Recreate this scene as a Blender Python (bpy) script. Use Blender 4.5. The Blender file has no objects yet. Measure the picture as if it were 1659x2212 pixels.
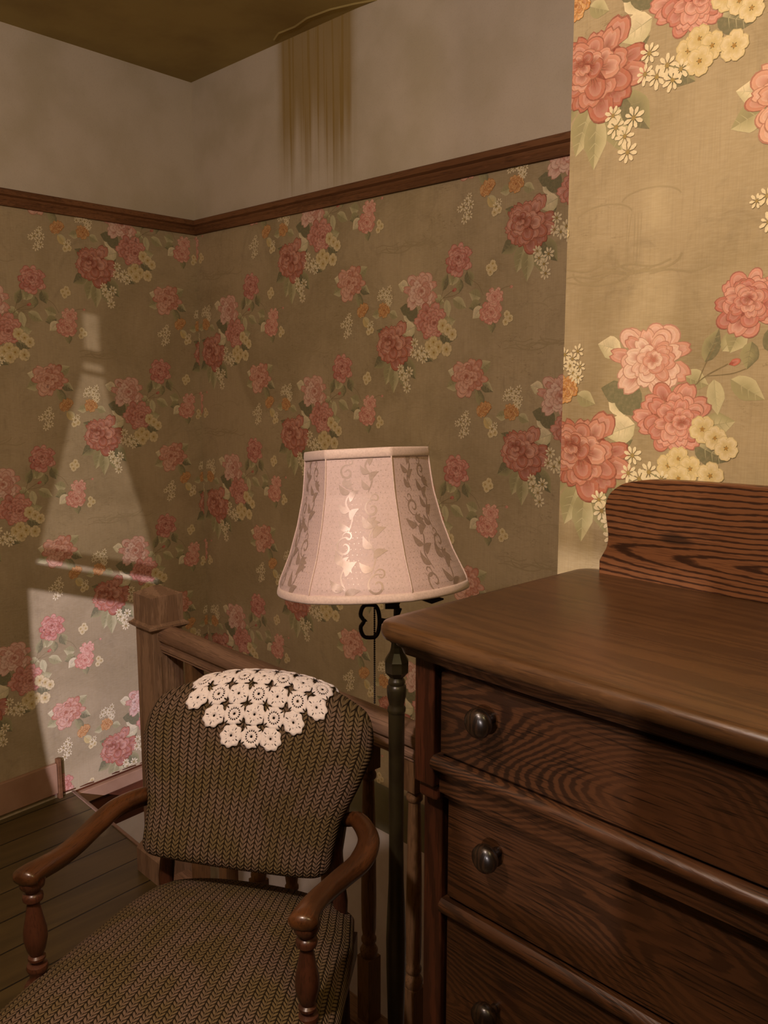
import bpy, bmesh, math, random
from mathutils import Vector, Matrix
import numpy as np
random.seed(7)
C = bpy.context.scene
COL = C.collection
PI = math.pi
# ------------------------------------------------------------------ camera
# room axes: +X runs along the papered back wall, +Y points into it, camera stands at the origin
TH = math.radians(8.654); YAW = math.radians(46.483)
cam = bpy.data.cameras.new('camera'); camo = bpy.data.objects.new('camera', cam); COL.objects.link(camo)
camo.location = (0, 0, 1.5); camo.rotation_euler = (PI/2-TH, 0, YAW)
cam.sensor_fit = 'VERTICAL'; cam.sensor_height = 24; cam.lens = 24*1912/2212; cam.clip_start = .05
C.camera = camo
def W(X, Y, Z):   # point in metres right of / in front of the camera -> room axes
    return Vector((.68859*X-.72515*Y, .72515*X+.68859*Y, Z))
# ------------------------------------------------------------------ world, lights, exposure
C.view_settings.view_transform = 'Standard'; C.view_settings.look = 'None'
C.view_settings.exposure = 0.0; C.view_settings.gamma = 1.0
w = bpy.data.worlds.new('night'); C.world = w; w.use_nodes = True
w.node_tree.nodes['Background'].inputs[0].default_value = (.05, .06, .09, 1)
w.node_tree.nodes['Background'].inputs[1].default_value = .1
def point(name, loc, watts, col, r=.04, spot=None, target=None):
    L = bpy.data.lights.new(name, 'SPOT' if spot else 'POINT'); L.energy = watts; L.color = col; L.shadow_soft_size = r
    o = bpy.data.objects.new(name, L); COL.objects.link(o); o.location = loc
    if spot:
        L.spot_size = math.radians(spot); L.spot_blend = .1
        o.rotation_euler = (Vector(target)-Vector(loc)).to_track_quat('-Z', 'Y').to_euler()
    return o
point('ceiling_bulb', (-.62, -.30, 2.33), 76, (1, .785, .70), .045)
point('yellow_bulb', (.12, .50, 2.05), 15, (1, .76, .36), .05)
S1 = Vector((3.07, -4.12, 2.6))
point('street_lamp_light', S1, 3300, (.92, .83, 1.06), .008, 14, (.3, -1.6, 1.8))
# ------------------------------------------------------------------ helpers
def link(name, me, parent=None, mats=(), smooth=False):
    o = bpy.data.objects.new(name, me); COL.objects.link(o)
    for m in mats: me.materials.append(m)
    if smooth:
        for p in me.polygons: p.use_smooth = True
    if parent is not None: o.parent = parent
    return o
def mesh(name, V, F, parent=None, mats=(), smooth=False, loc=None):
    me = bpy.data.meshes.new(name); me.from_pydata([tuple(v) for v in V], [], F); me.update()
    o = link(name, me, parent, mats, smooth)
    if loc is not None: o.location = loc
    return o
def empty(name, loc, rz=0, label=None, cat=None, group=None):
    o = bpy.data.objects.new(name, None); COL.objects.link(o); o.location = loc; o.rotation_euler = (0, 0, rz)
    o.empty_display_size = .05
    tag(o, label, cat, group)
    return o
def tag(o, label=None, cat=None, group=None, kind=None):
    if label: o['label'] = label
    if cat: o['category'] = cat
    if group: o['group'] = group
    if kind: o['kind'] = kind
    return o
class MB:
    def __init__(s): s.V = []; s.F = []; s.M = []
    def add(s, V, F, m=0):
        b = len(s.V); s.V += [tuple(v) for v in V]; s.F += [[b+i for i in f] for f in F]; s.M += [m]*len(F)
        return s
    def box(s, x0, x1, y0, y1, z0, z1, m=0):
        V = [(x, y, z) for z in (z0, z1) for x, y in ((x0, y0), (x1, y0), (x1, y1), (x0, y1))]
        return s.add(V, [(3, 2, 1, 0), (4, 5, 6, 7), (0, 1, 5, 4), (1, 2, 6, 5), (2, 3, 7, 6), (3, 0, 4, 7)], m)
    def lathe(s, prof, seg=24, c=(0, 0), m=0, axis='z', z0=0, flute=0, sq=0):
        V = []; n = len(prof)
        for r, z in prof:
            for k in range(seg):
                a = 2*PI*(k+.5)/seg
                rr = r*(1+flute*math.cos(seg/2*a))
                x, y = rr*math.cos(a), rr*math.sin(a)
                V.append((c[0]+x, c[1]+y, z+z0) if axis == 'z' else (c[0]+x, z+z0, c[1]+y))
        F = [(i*seg+k, i*seg+(k+1) % seg, (i+1)*seg+(k+1) % seg, (i+1)*seg+k) for i in range(n-1) for k in range(seg)]
        F += [tuple(range(seg))[::-1], tuple((n-1)*seg+k for k in range(seg))]
        if axis != 'z': F = [f[::-1] for f in F]
        return s.add(V, F, m)
    def tube(s, P, R, seg=12, m=0, up=(0, 0, 1), flat=1.0, cap=True, closed=False):
        P = [Vector(p) for p in P]; n = len(P); V = []
        if not hasattr(R, '__len__'): R = [R]*n
        for i, p in enumerate(P):
            if closed: t = P[(i+1) % n]-P[(i-1) % n]
            else: t = P[min(i+1, n-1)]-P[max(i-1, 0)]
            t.normalize(); sx = t.cross(Vector(up))
            if sx.length < 1e-4: sx = t.cross(Vector((1, 0, 0)))
            sx.normalize(); sy = sx.cross(t)
            r = R[i]; rx, ry = (r if hasattr(r, '__len__') else (r, r*flat))
            for k in range(seg):
                a = 2*PI*k/seg; V.append(p+sx*(rx*math.cos(a))+sy*(ry*math.sin(a)))
        rng = n if closed else n-1
        F = [(i*seg+k, i*seg+(k+1) % seg, ((i+1) % n)*seg+(k+1) % seg, ((i+1) % n)*seg+k) for i in range(rng) for k in range(seg)]
        if cap and not closed: F += [tuple(range(seg))[::-1], tuple((n-1)*seg+k for k in range(seg))]
        return s.add(V, F, m)
    def prism(s, prof, a, b, m=0):
        """profile [(o,z)] swept along from a to b; o is measured to the left-hand normal of a->b in XY"""
        a = Vector(a); b = Vector(b); d = (b-a).normalized(); nn = Vector((-d.y, d.x, 0)); k = len(prof)
        V = [q+nn*o+Vector((0, 0, z)) for q in (a, b) for o, z in prof]
        F = [(i, (i+1) % k, k+(i+1) % k, k+i) for i in range(k)]+[tuple(range(k))[::-1], tuple(range(k, 2*k))]
        return s.add(V, F, m)
    def build(s, name, mats, parent=None, smooth=False, bevel=0, loc=None, auto=None):
        me = bpy.data.meshes.new(name); me.from_pydata(s.V, [], s.F); me.update()
        if not isinstance(mats, (list, tuple)): mats = [mats]
        o = link(name, me, parent, mats, smooth or auto is not None)
        me.polygons.foreach_set('material_index', s.M)
        bm = bmesh.new(); bm.from_mesh(me); bmesh.ops.recalc_face_normals(bm, faces=bm.faces[:]); bm.to_mesh(me); bm.free()
        if auto is not None:
            me.set_sharp_from_angle(angle=math.radians(auto))
        if bevel:
            md = o.modifiers.new('bevel', 'BEVEL'); md.width = bevel; md.segments = 3; md.limit_method = 'ANGLE'; md.angle_limit = .6
        if loc is not None: o.location = loc
        return o
def spline(P, n):
    """Catmull-Rom through P (any dimension), n steps each"""
    P = [np.array(p, float) for p in P]; Q = [2*P[0]-P[1]]+P+[2*P[-1]-P[-2]]; out = []
    for i in range(1, len(Q)-2):
        for k in range(n):
            t = k/n; a, b, c, d = Q[i-1:i+3]
            out.append(.5*((2*b)+(-a+c)*t+(2*a-5*b+4*c-d)*t*t+(-a+3*b-3*c+d)*t**3))
    out.append(P[-1]); return out
def lin(c):
    c = [v/255 for v in c]
    return tuple((v/12.92 if v <= .04045 else ((v+.055)/1.055)**2.4) for v in c)+(1,)
# ------------------------------------------------------------------ materials
class NT:
    def __init__(s, name):
        s.m = bpy.data.materials.new(name); s.m.use_nodes = True; s.t = s.m.node_tree; s.b = s.t.nodes['Principled BSDF']
    def n(s, typ, **kw):
        x = s.t.nodes.new(typ)
        for k, v in kw.items():
            if k.startswith('i_'):
                key = k[2:]; x.inputs[int(key) if key.isdigit() else key].default_value = v
            else: setattr(x, k, v)
        return x
    def l(s, a, b): s.t.links.new(a, b)
    def math(s, op, a, b=None, c=None):
        x = s.n('ShaderNodeMath', operation=op)
        for i, v in enumerate((a, b, c)):
            if v is None: continue
            if isinstance(v, (int, float)): x.inputs[i].default_value = v
            else: s.l(v, x.inputs[i])
        return x.outputs[0]
    def mix(s, f, a, b):
        x = s.n('ShaderNodeMix', data_type='RGBA')
        for i, v in ((0, f), (6, a), (7, b)):
            if isinstance(v, (int, float)): x.inputs[i].default_value = v
            elif isinstance(v, tuple): x.inputs[i].default_value = v
            else: s.l(v, x.inputs[i])
        return x.outputs[2]
    def coord(s, scale=(1, 1, 1), kind='Object', rot=(0, 0, 0)):
        tc = s.n('ShaderNodeTexCoord'); mp = s.n('ShaderNodeMapping'); s.l(tc.outputs[kind], mp.inputs[0])
        mp.inputs['Scale'].default_value = scale; mp.inputs['Rotation'].default_value = rot
        return mp.outputs[0]
    def noise(s, vec, scale=5, detail=3, rough=.5, dist=0):
        x = s.n('ShaderNodeTexNoise'); s.l(vec, x.inputs['Vector'])
        x.inputs['Scale'].default_value = scale; x.inputs['Detail'].default_value = detail
        x.inputs['Roughness'].default_value = rough; x.inputs['Distortion'].default_value = dist
        return x.outputs[0]
    def ramp(s, f, a, b, lo=0., hi=1.):
        x = s.n('ShaderNodeMapRange', interpolation_type='SMOOTHSTEP'); s.l(f, x.inputs[0])
        x.inputs[1].default_value = a; x.inputs[2].default_value = b; x.inputs[3].default_value = lo; x.inputs[4].default_value = hi
        return x.outputs[0]
    def bump(s, h, strength=.3, dist=.002):
        x = s.n('ShaderNodeBump'); x.inputs['Strength'].default_value = strength; x.inputs['Distance'].default_value = dist
        s.l(h, x.inputs['Height']); s.l(x.outputs[0], s.b.inputs['Normal'])
    def fin(s, col, rough=.6, spec=.3, **kw):
        if isinstance(col, tuple): s.b.inputs['Base Color'].default_value = col
        else: s.l(col, s.b.inputs['Base Color'])
        if isinstance(rough, (int, float)): s.b.inputs['Roughness'].default_value = rough
        else: s.l(rough, s.b.inputs['Roughness'])
        s.b.inputs['Specular IOR Level'].default_value = spec
        for k, v in kw.items(): s.b.inputs[k].default_value = v
        return s.m
def m_ground():
    t = NT('wallpaper_ground'); v = t.coord()
    n1 = t.noise(v, 2.6, 5, .6, .6); n2 = t.noise(v, 9, 6, .7, 1.2)
    st = t.noise(t.coord((60, 60, 500)), 1, 2); st2 = t.noise(t.coord((420, 420, 14)), 1, 2)
    c = t.mix(t.ramp(n1, .38, .66), lin((176, 158, 122)), lin((156, 139, 103)))
    c = t.mix(t.ramp(n2, .5, .78, 0, .5), c, lin((132, 118, 88)))
    c = t.mix(t.ramp(st, .35, .75, 0, .16), c, lin((205, 190, 160)))
    c = t.mix(t.ramp(st2, .4, .8, 0, .16), c, lin((120, 106, 80)))
    # faded toile landscape: broken contour lines, only in patches
    ct = t.noise(t.coord((5, 5, 17)), 1, 5, .65, .4); ln = t.math('ABSOLUTE', t.math('SINE', t.math('MULTIPLY', ct, 34)))
    msk = t.math('MULTIPLY', t.ramp(t.noise(t.coord((3.3, 3.3, 4.2)), 1, 2), .5, .62), t.ramp(t.noise(v, 30, 3), .4, .6))
    c = t.mix(t.math('MULTIPLY', msk, t.ramp(ln, .0, .22, .5, 0)), c, lin((112, 96, 62)))
    t.bump(st2, .08, .0006)
    return t.fin(c, .62, .25)
def m_print():
    t = NT('wallpaper_print'); a = t.n('ShaderNodeAttribute', attribute_name='ink')
    n = t.noise(t.coord((1, 1, 1)), 160, 3, .7)
    c = t.mix(t.ramp(n, .35, .75, .06, .30), a.outputs['Color'], lin((176, 158, 122)))
    return t.fin(c, .6, .25)
def m_plaster():
    t = NT('upper_plaster'); v = t.coord()
    n = t.noise(v, 5, 4); g = t.noise(v, 240, 2)
    c = t.mix(t.ramp(n, .35, .7), lin((202, 190, 168)), lin((188, 176, 150)))
    c = t.mix(t.ramp(g, .5, .75, 0, .12), c, lin((150, 130, 110)))
    sp = t.n('ShaderNodeSeparateXYZ'); t.l(v, sp.inputs[0]); X, Z, Y = sp.outputs[0], sp.outputs[2], sp.outputs[1]
    # brown water runs down from the ceiling line, each its own length
    on = t.math('MULTIPLY', t.ramp(X, -2.56, -2.50), t.ramp(X, -2.19, -2.13, 1, 0))
    on = t.math('MULTIPLY', on, t.ramp(Y, 1.8, 1.85))
    cx = t.n('ShaderNodeCombineXYZ'); t.l(X, cx.inputs[0]); t.l(t.math('MULTIPLY', Z, .012), cx.inputs[2])
    s1 = t.noise(cx.outputs[0], 60, 2, .6); s2 = t.noise(cx.outputs[0], 22, 2, .5)
    wash = t.math('MULTIPLY', t.ramp(t.math('ADD', Z, t.math('MULTIPLY', s2, .5)), 2.36, 2.66), .8)
    run = t.math('MULTIPLY', t.ramp(s1, .52, .66), t.ramp(t.math('ADD', Z, t.math('MULTIPLY', s2, .6)), 2.32, 2.6, .22, .85))
    f = t.math('MULTIPLY', on, t.math('MINIMUM', t.math('ADD', wash, t.math('MULTIPLY', run, .45)), .95))
    c = t.mix(f, c, lin((150, 124, 66)))
    t.bump(g, .1, .001)
    return t.fin(c, .75, .2)
def m_flat(name, a, b, scale=6, rough=.7, spec=.25, bump=0, thr=(.35, .7)):
    t = NT(name); v = t.coord(); n = t.noise(v, scale, 5, .6)
    c = t.mix(t.ramp(n, *thr), lin(a), lin(b))
    if bump: t.bump(t.noise(v, 60, 3), bump, .001)
    return t.fin(c, rough, spec)
def m_wood(name, dark, light, axis=0, bands=40, freq=(1.2, 9, 9), rough=.35, spec=.4, amt=.85, coat=0, warm=None, width=.5, pore=1.0, fade=False):
    """open-grained timber: contour lines of a stretched noise field give the cathedral figure"""
    t = NT(name)
    sc = [freq[1], freq[1], freq[2]]; sc[axis] = freq[0]
    v = t.coord(tuple(sc)); n = t.noise(v, 1, 2, .45, .35)
    jit = t.noise(t.coord(tuple(38 if i == axis else 190 for i in range(3))), 1, 3)
    x = t.math('ADD', t.math('MULTIPLY', n, bands), t.math('MULTIPLY', jit, .8))
    s = t.math('SINE', t.math('MULTIPLY', x, 2*PI)); s = t.math('MULTIPLY_ADD', s, .5, .5)
    band = t.ramp(s, width-.3, width+.3)
    pr = t.noise(t.coord(tuple(18 if i == axis else 520 for i in range(3))), 1, 2)
    big = t.noise(t.coord(tuple(1.5 if i == axis else 5 for i in range(3))), 1, 3)
    if fade: amt = t.ramp(t.noise(t.coord(tuple(2.2 if i == axis else 5 for i in range(3))), 1, 2), .40, .60, amt*.25, amt)
    c = t.mix(t.math('MULTIPLY', band, amt), lin(light), lin(dark))
    c = t.mix(t.ramp(pr, .52, .72, 0, .6*pore), c, lin(tuple(v_*.6 for v_ in dark)))
    c = t.mix(t.ramp(big, .4, .7, 0, .45), c, lin(warm or dark))
    t.bump(t.math('ADD', t.math('MULTIPLY', band, -.6), t.math('MULTIPLY', pr, -.6)), .18, .0008)
    m = t.fin(c, rough, spec)
    t.b.inputs['Coat Weight'].default_value = coat; t.b.inputs['Coat Roughness'].default_value = .18
    return m
def m_knit():
    t = NT('chunky_knit'); tc = t.n('ShaderNodeTexCoord'); sp = t.n('ShaderNodeSeparateXYZ'); t.l(tc.outputs['UV'], sp.inputs[0])
    U, V = sp.outputs[0], sp.outputs[1]
    wob = t.noise(t.coord((1, 1, 1), 'UV'), 60, 2)
    x = t.math('DIVIDE', t.math('ADD', U, t.math('MULTIPLY', wob, .0018)), .0164)
    fx = t.math('FRACT', x); a = t.math('ABSOLUTE', t.math('SUBTRACT', fx, .5))        # 0 in the middle, .5 at the rib edge
    v = t.math('ADD', t.math('DIVIDE', V, .0088), t.math('MULTIPLY', a, 2.0))
    v = t.math('ADD', v, t.math('MULTIPLY', wob, .35))
    st = t.math('POWER', t.math('ABSOLUTE', t.math('SINE', t.math('MULTIPLY', v, PI))), .7)
    col = t.math('POWER', t.math('ABSOLUTE', t.math('SINE', t.math('MULTIPLY', fx, 2*PI))), .6)
    edge = t.ramp(a, .40, .47); edge = t.math('MULTIPLY', edge, t.math('MULTIPLY_ADD', st, .4, .45))
    h = t.math('MAXIMUM', t.math('MULTIPLY', st, col), edge)
    fib = t.noise(t.coord((1, 1, 1), 'UV'), 900, 2)
    big = t.noise(t.coord((1, 1, 1), 'UV'), 14, 3)
    c = t.mix(t.ramp(big, .38, .62), lin((126, 104, 88)), lin((116, 98, 68)))
    c = t.mix(t.ramp(h, .25, .75), lin((40, 31, 20)), c)
    c = t.mix(t.ramp(fib, .45, .8, 0, .4), c, lin((60, 46, 28)))
    t.bump(h, .8, .003)
    return t.fin(c, .9, .1)
M = {}
M['ground'] = m_ground(); M['print'] = m_print(); M['plaster'] = m_plaster()
M['lower'] = m_flat('stairwell_plaster', (246, 238, 230), (232, 222, 212), 5, .8)
M['ceil'] = m_flat('ceiling_paint', (176, 158, 100), (158, 138, 86), 3, .85)
M['band'] = m_flat('grey_green_rail_shadow', (140, 136, 112), (124, 120, 96), 5, .7)  # grey-green strip below the paper, the handrail's shadow put into its colour
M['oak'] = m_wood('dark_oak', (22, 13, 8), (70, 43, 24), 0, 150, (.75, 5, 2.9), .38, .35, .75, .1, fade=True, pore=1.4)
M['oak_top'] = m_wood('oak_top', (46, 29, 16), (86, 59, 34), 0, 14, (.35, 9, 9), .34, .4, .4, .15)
def m_board():
    """flat-sawn board: long nested ovals low down, straight lines above"""
    t = NT('oak_backboard'); v = t.coord(); sp = t.n('ShaderNodeSeparateXYZ'); t.l(v, sp.inputs[0])
    wob = t.noise(t.coord((4, 4, 9)), 1, 2, .5); jit = t.noise(t.coord((45, 45, 260)), 1, 3)
    X = t.math('MULTIPLY', t.math('SUBTRACT', sp.outputs[0], -.10), .078)
    Z = t.math('ADD', t.math('SUBTRACT', sp.outputs[2], 1.236), t.math('MULTIPLY_ADD', wob, .024, -.012))
    f = t.math('SQRT', t.math('ADD', t.math('MULTIPLY', X, X), t.math('MULTIPLY', Z, Z)))
    x = t.math('ADD', t.math('DIVIDE', f, .0078), t.math('MULTIPLY', jit, .5))
    sn = t.math('MULTIPLY_ADD', t.math('SINE', t.math('MULTIPLY', x, 2*PI)), .5, .5); band = t.ramp(sn, .55, 1.0)
    pr = t.noise(t.coord((22, 22, 560)), 1, 2); big = t.noise(t.coord((5, 5, 22)), 1, 3)
    c = t.mix(t.math('MULTIPLY', band, .88), lin((112, 72, 44)), lin((34, 17, 9)))
    c = t.mix(t.ramp(pr, .5, .72, 0, .5), c, lin((44, 24, 13)))
    c = t.mix(t.ramp(big, .62, .74, 0, .75), c, lin((30, 20, 14)))
    t.bump(t.math('MULTIPLY', band, -1), .2, .0008)
    return t.fin(c, .38, .35)
M['oak_board'] = m_board()
M['oak_v'] = m_wood('oak_upright', (34, 17, 10), (72, 38, 23), 2, 10, (1.0, 9, 9), .38, .35, .6, .1)
M['rail_wood'] = m_wood('old_stair_wood', (106, 80, 62), (158, 126, 104), 0, 6, (.6, 6, 6), .45, .35, .5)
M['post_wood'] = m_wood('old_post_wood', (112, 86, 66), (164, 134, 110), 2, 6, (.6, 8, 8), .48, .35, .5)
M['bal_wood'] = m_wood('baluster_wood', (88, 62, 40), (140, 106, 74), 2, 5, (.8, 8, 8), .45, .35, .5)
M['trim'] = m_wood('picture_rail_wood', (84, 54, 30), (128, 88, 56), 0, 5, (.5, 8, 8), .6, .2, .5)
M['trim_y'] = m_wood('picture_rail_wood_side', (84, 54, 30), (128, 88, 56), 1, 5, (.5, 8, 8), .6, .2, .5)
M['base'] = m_flat('baseboard_paint', (158, 124, 96), (136, 102, 74), 4, .5, .35)
M['brown'] = m_flat('stair_stringer_paint', (92, 50, 28), (72, 38, 22), 4, .5, .35)
M['arm'] = m_wood('chair_arm_wood', (44, 24, 13), (100, 60, 31), 1, 5, (.8, 7, 7), .3, .5, .45, .3)
M['chair'] = m_wood('chair_post_wood', (42, 22, 14), (84, 48, 32), 2, 5, (.8, 7, 7), .34, .45, .45, .2)
M['knit'] = m_knit()
M['metal'] = m_flat('olive_bronze', (54, 48, 30), (40, 34, 22), 20, .34, .6)
M['iron'] = m_flat('black_iron', (34, 25, 19), (24, 18, 14), 30, .45, .4)
M['knob'] = m_wood('dark_knob', (16, 10, 6), (46, 30, 18), 2, 9, (2, 30, 30), .32, .4, .85, .08)
M['curtain'] = m_flat('curtain_cloth', (90, 60, 50), (70, 48, 40), 12, .9)
def m_floor():
    t = NT('floor_boards'); v = t.coord(); sp = t.n('ShaderNodeSeparateXYZ'); t.l(v, sp.inputs[0])
    x = t.math('DIVIDE', t.math('ADD', sp.outputs[0], t.math('MULTIPLY', sp.outputs[1], .10)), .135)
    f = t.math('ABSOLUTE', t.math('SUBTRACT', t.math('FRACT', x), .5)); gap = t.ramp(f, .474, .492)
    pl = t.math('FLOOR', x); wn = t.n('ShaderNodeTexWhiteNoise', noise_dimensions='1D'); t.l(pl, wn.inputs['W'])
    n = t.noise(t.coord((28, 2.2, 1)), 1, 4); n2 = t.noise(v, 30, 4, .7)
    c = t.mix(t.ramp(n, .3, .7), lin((92, 76, 44)), lin((72, 60, 34)))
    c = t.mix(t.math('MULTIPLY', wn.outputs[0], .3), c, lin((84, 66, 38)))
    c = t.mix(t.ramp(n2, .62, .8, 0, .6), c, lin((46, 34, 20)))
    c = t.mix(gap, c, lin((18, 13, 8)))
    t.bump(t.math('MULTIPLY', gap, -1), .6, .003)
    return t.fin(c, .42, .4)
M['floor'] = m_floor()
def m_doily():
    t = NT('crochet_cotton'); v = t.coord()
    n = t.noise(v, 900, 2); vo = t.n('ShaderNodeTexVoronoi'); t.l(v, vo.inputs['Vector']); vo.inputs['Scale'].default_value = 420
    c = t.mix(t.ramp(vo.outputs['Distance'], .3, .9), lin((253, 243, 242)), lin((244, 232, 230)))
    t.bump(t.math('ADD', n, vo.outputs['Distance']), .3, .0008)
    m = t.fin(c, .85, .1); return m
M['doily'] = m_doily()
def m_shade(name, a, b, rough, spec, sheen, metal=0):
    t = NT(name); v = t.coord(); wv = t.noise(t.coord((1, 1, 1)), 300, 2)
    c = t.mix(t.ramp(wv, .35, .7), lin(a), lin(b)); t.bump(wv, .06, .0004)
    m = t.fin(c, rough, spec); t.b.inputs['Sheen Weight'].default_value = sheen; t.b.inputs['Metallic'].default_value = metal
    return m
M['shade'] = m_shade('shade_satin', (212, 188, 188), (202, 178, 177), .5, .5, .15)
M['brocade'] = m_shade('shade_brocade', (178, 156, 146), (170, 148, 138), .36, .75, 0, .15)
M['band_trim'] = m_shade('shade_binding', (224, 202, 196), (212, 190, 184), .5, .4, .2)
# ------------------------------------------------------------------ wallpaper print
A_, V_ = .503, .595          # column spacing and vertical repeat of the paper, half drop
class Print:
    """flat inked shapes; every piece is a small convex polygon with a colour per corner and a layer number"""
    def __init__(s): s.T = []; s.k = 0
    def fan(s, c, rim, cc, rc, closed=False):
        s.k += 1; n = len(rim)
        for i in range(n if closed else n-1):
            j = (i+1) % n; s.T.append(((c, rim[i], rim[j]), (cc, rc if not isinstance(rc, list) else rc[i], rc if not isinstance(rc, list) else rc[j]), s.k))
    def petal(s, x, z, ang, L, Wd, base, tip, dark, tipv=1.0, notch=0.0, n=8):
        ca, sa = math.cos(ang), math.sin(ang); rim = []
        for i in range(n+1):
            t = i/n; b = -PI*.93/1 * (t-.5)*1.0
            # teardrop widening to the tip
            lx = L*(.5+.5*math.cos(b*1.08)) if abs(t-.5) < .5 else L*.05
            lx = L*(.12+.88*math.cos((t-.5)*PI*.92)**.55)
            ly = Wd*math.sin((t-.5)*PI*.98)
            if notch and i == n//2: lx *= (1-notch)
            rim.append((lx, ly))
        def tr(p, k=1.0): return (x+(p[0]*k)*ca-(p[1]*k)*sa, z+(p[0]*k)*sa+(p[1]*k)*ca)
        s.fan(tr((0, 0)), [tr(p, 1.045) for p in rim], dark, mixc(dark, tip, .35))
        s.fan(tr((0, 0)), [tr(p, .98) for p in rim], base, tip)
        s.fan(tr((L*.3, 0)), [tr((L*.3+(p[0]-L*.3)*.8, p[1]*.62)) for p in rim], base, [mixc(tip, (1, 1, 1), .10)]*len(rim))
def mixc(a, b, f): return tuple(a[i]*(1-f)+b[i]*f for i in range(3))
def L3(*c): return lin(c)[:3]
def make_cell():
    R = random.Random(11); P = Print(); pet = P.petal
    LG = L3(200, 192, 148); MG = L3(160, 154, 110); DG = L3(112, 110, 80); CR = L3(232, 218, 178); YE = L3(212, 188, 124)
    def leaf(x, z, ang, L, Wd, a, b):
        L *= 1.3; Wd *= 1.4
        ca, sa = math.cos(ang), math.sin(ang)
        def tr(p): return (x+p[0]*ca-p[1]*sa, z+p[0]*sa+p[1]*ca)
        for sgn, c1, c2 in ((1, a, b), (-1, b, mixc(b, DG, .35))):
            L_ = L; rim = [tr((L*t, sgn*Wd*math.sin(PI*t**.8)*(1+.06*math.sin(14*t)))) for t in [i/7 for i in range(8)]]
            P.fan(tr((L*.5, 0)), rim, c2, c1)
        P.fan(tr((0, -Wd*.03)), [tr((L*.95, 0)), tr((0, Wd*.05))], mixc(b, DG, .6), mixc(a, DG, .3))
        for k in (.3, .5, .7):
            for sg in (1, -1):
                P.fan(tr((L*k, 0)), [tr((L*(k+.16), sg*Wd*.62)), tr((L*(k+.03), 0))], mixc(b, DG, .35), mixc(a, DG, .1))
    def stem(pts, wd, c):
        Q = spline(pts, 6); P.k += 1
        for i in range(len(Q)-1):
            a, b = Q[i], Q[i+1]; d = b-a; nn = np.array([-d[1], d[0]])/(np.hypot(*d)+1e-9)*wd/2
            P.T.append((tuple(map(tuple, (a-nn, b-nn, b+nn, a+nn))), (c,)*4, P.k))
    def rose(x, z, r, deep, mid, light, ox=0, oz=0, sq=1.0, rag=.15):
        dk = mixc(deep, (0, 0, 0), .25)
        P.k += 1; P.fan((x, z), [(x+r*.62*math.cos(2*PI*i/14), z+r*.62*math.sin(2*PI*i/14)*sq) for i in range(14)], deep, deep, True)
        rings = ((.42, .60, .25, 11), (.31, .52, .23, 9), (.20, .44, .21, 8), (.10, .34, .19, 6), (.03, .22, .15, 5))
        for q, (d, Ln, Wd, n) in enumerate(rings):
            cx, cz = x+ox*r*(q/4), z+oz*r*(q/4); ph = R.random()*6
            order = sorted(range(n), key=lambda i: -math.sin(ph+2*PI*i/n)+R.uniform(-.5, .5))
            for i in order:
                a = ph+2*PI*(i+R.uniform(-.3, .3))/n; k = R.uniform(1-rag, 1+rag); aw = a+R.uniform(-.3, .3)
                v_ = R.random(); tip = mixc(mid, light, v_) if v_ > .3 else mixc(mid, deep, .35-v_); base = mixc(deep, mid, R.uniform(0, .35))
                bx_, bz_ = cx+d*r*math.cos(a), cz+d*r*math.sin(a)*sq; Lp = Ln*r*k; Wp = Wd*r*R.uniform(.75, 1.2)
                pet(bx_, bz_, aw, Lp, Wp, base, tip, dk, notch=R.choice((0, .1, .16)))
                ca, sa = math.cos(aw), math.sin(aw)
                for o_ in (-.4, 0, .4):
                    P.k += 1; l1 = Lp*R.uniform(.5, .8); w1 = Wp*.055; yo = o_*Wp
                    P.T.append((tuple((bx_+px*ca-py*sa, bz_+px*sa+py*ca) for px, py in ((Lp*.1, yo*.4-w1), (l1, yo), (Lp*.1, yo*.4+w1))), (dk, mixc(tip, deep, .25), dk), P.k))
    _rose = rose
    def rose(x, z, r, *a, sx=1.15, **k):
        n0 = len(P.T); _rose(x, z, r, *a, **k)
        for i in range(n0, len(P.T)):
            p, c, l_ = P.T[i]; P.T[i] = (tuple((x+(q[0]-x)*sx, q[1]) for q in p), c, l_)
    def daisy(x, z, r, col=CR, cen=None, n=8):
        ph = R.random()*6; cen = cen or L3(166, 140, 74)
        for i in range(n):
            a = ph+2*PI*i/n; k = R.uniform(.85, 1.1); ca, sa = math.cos(a), math.sin(a)
            def tr(p): return (x+p[0]*ca-p[1]*sa, z+p[0]*sa+p[1]*ca)
            w_ = r*.20*k
            P.k += 1
            P.T.append(((tr((r*.15, 0)), tr((r*.6, -w_)), tr((r*k*.95, -w_*.7)), tr((r*k*1.03, 0)), tr((r*k*.95, w_*.7)), tr((r*.6, w_))), (mixc(col, cen, .35),)+(col,)*5, P.k))
        P.fan((x, z), [(x+r*.24*math.cos(2*PI*i/8), z+r*.24*math.sin(2*PI*i/8)) for i in range(8)], cen, mixc(cen, DG, .4), True)
    def prim(x, z, r, col=None):                  # five-petalled yellow flower
        col = col or mixc(YE, CR, R.uniform(.2, .6)); ph = R.random()*6
        for i in range(5):
            a = ph+2*PI*i/5; pet(x+.1*r*math.cos(a), z+.1*r*math.sin(a), a, r*.95, r*.52, mixc(YE, DG, .15), col, mixc(YE, DG, .45), notch=.08, n=6)
        P.fan((x, z), [(x+r*.16*math.cos(2*PI*i/6), z+r*.16*math.sin(2*PI*i/6)) for i in range(6)], L3(150, 110, 40), L3(176, 138, 60), True)
    # faint toile drawing behind the flowers
    T1 = L3(158, 142, 106); T2 = L3(164, 148, 112)
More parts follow.
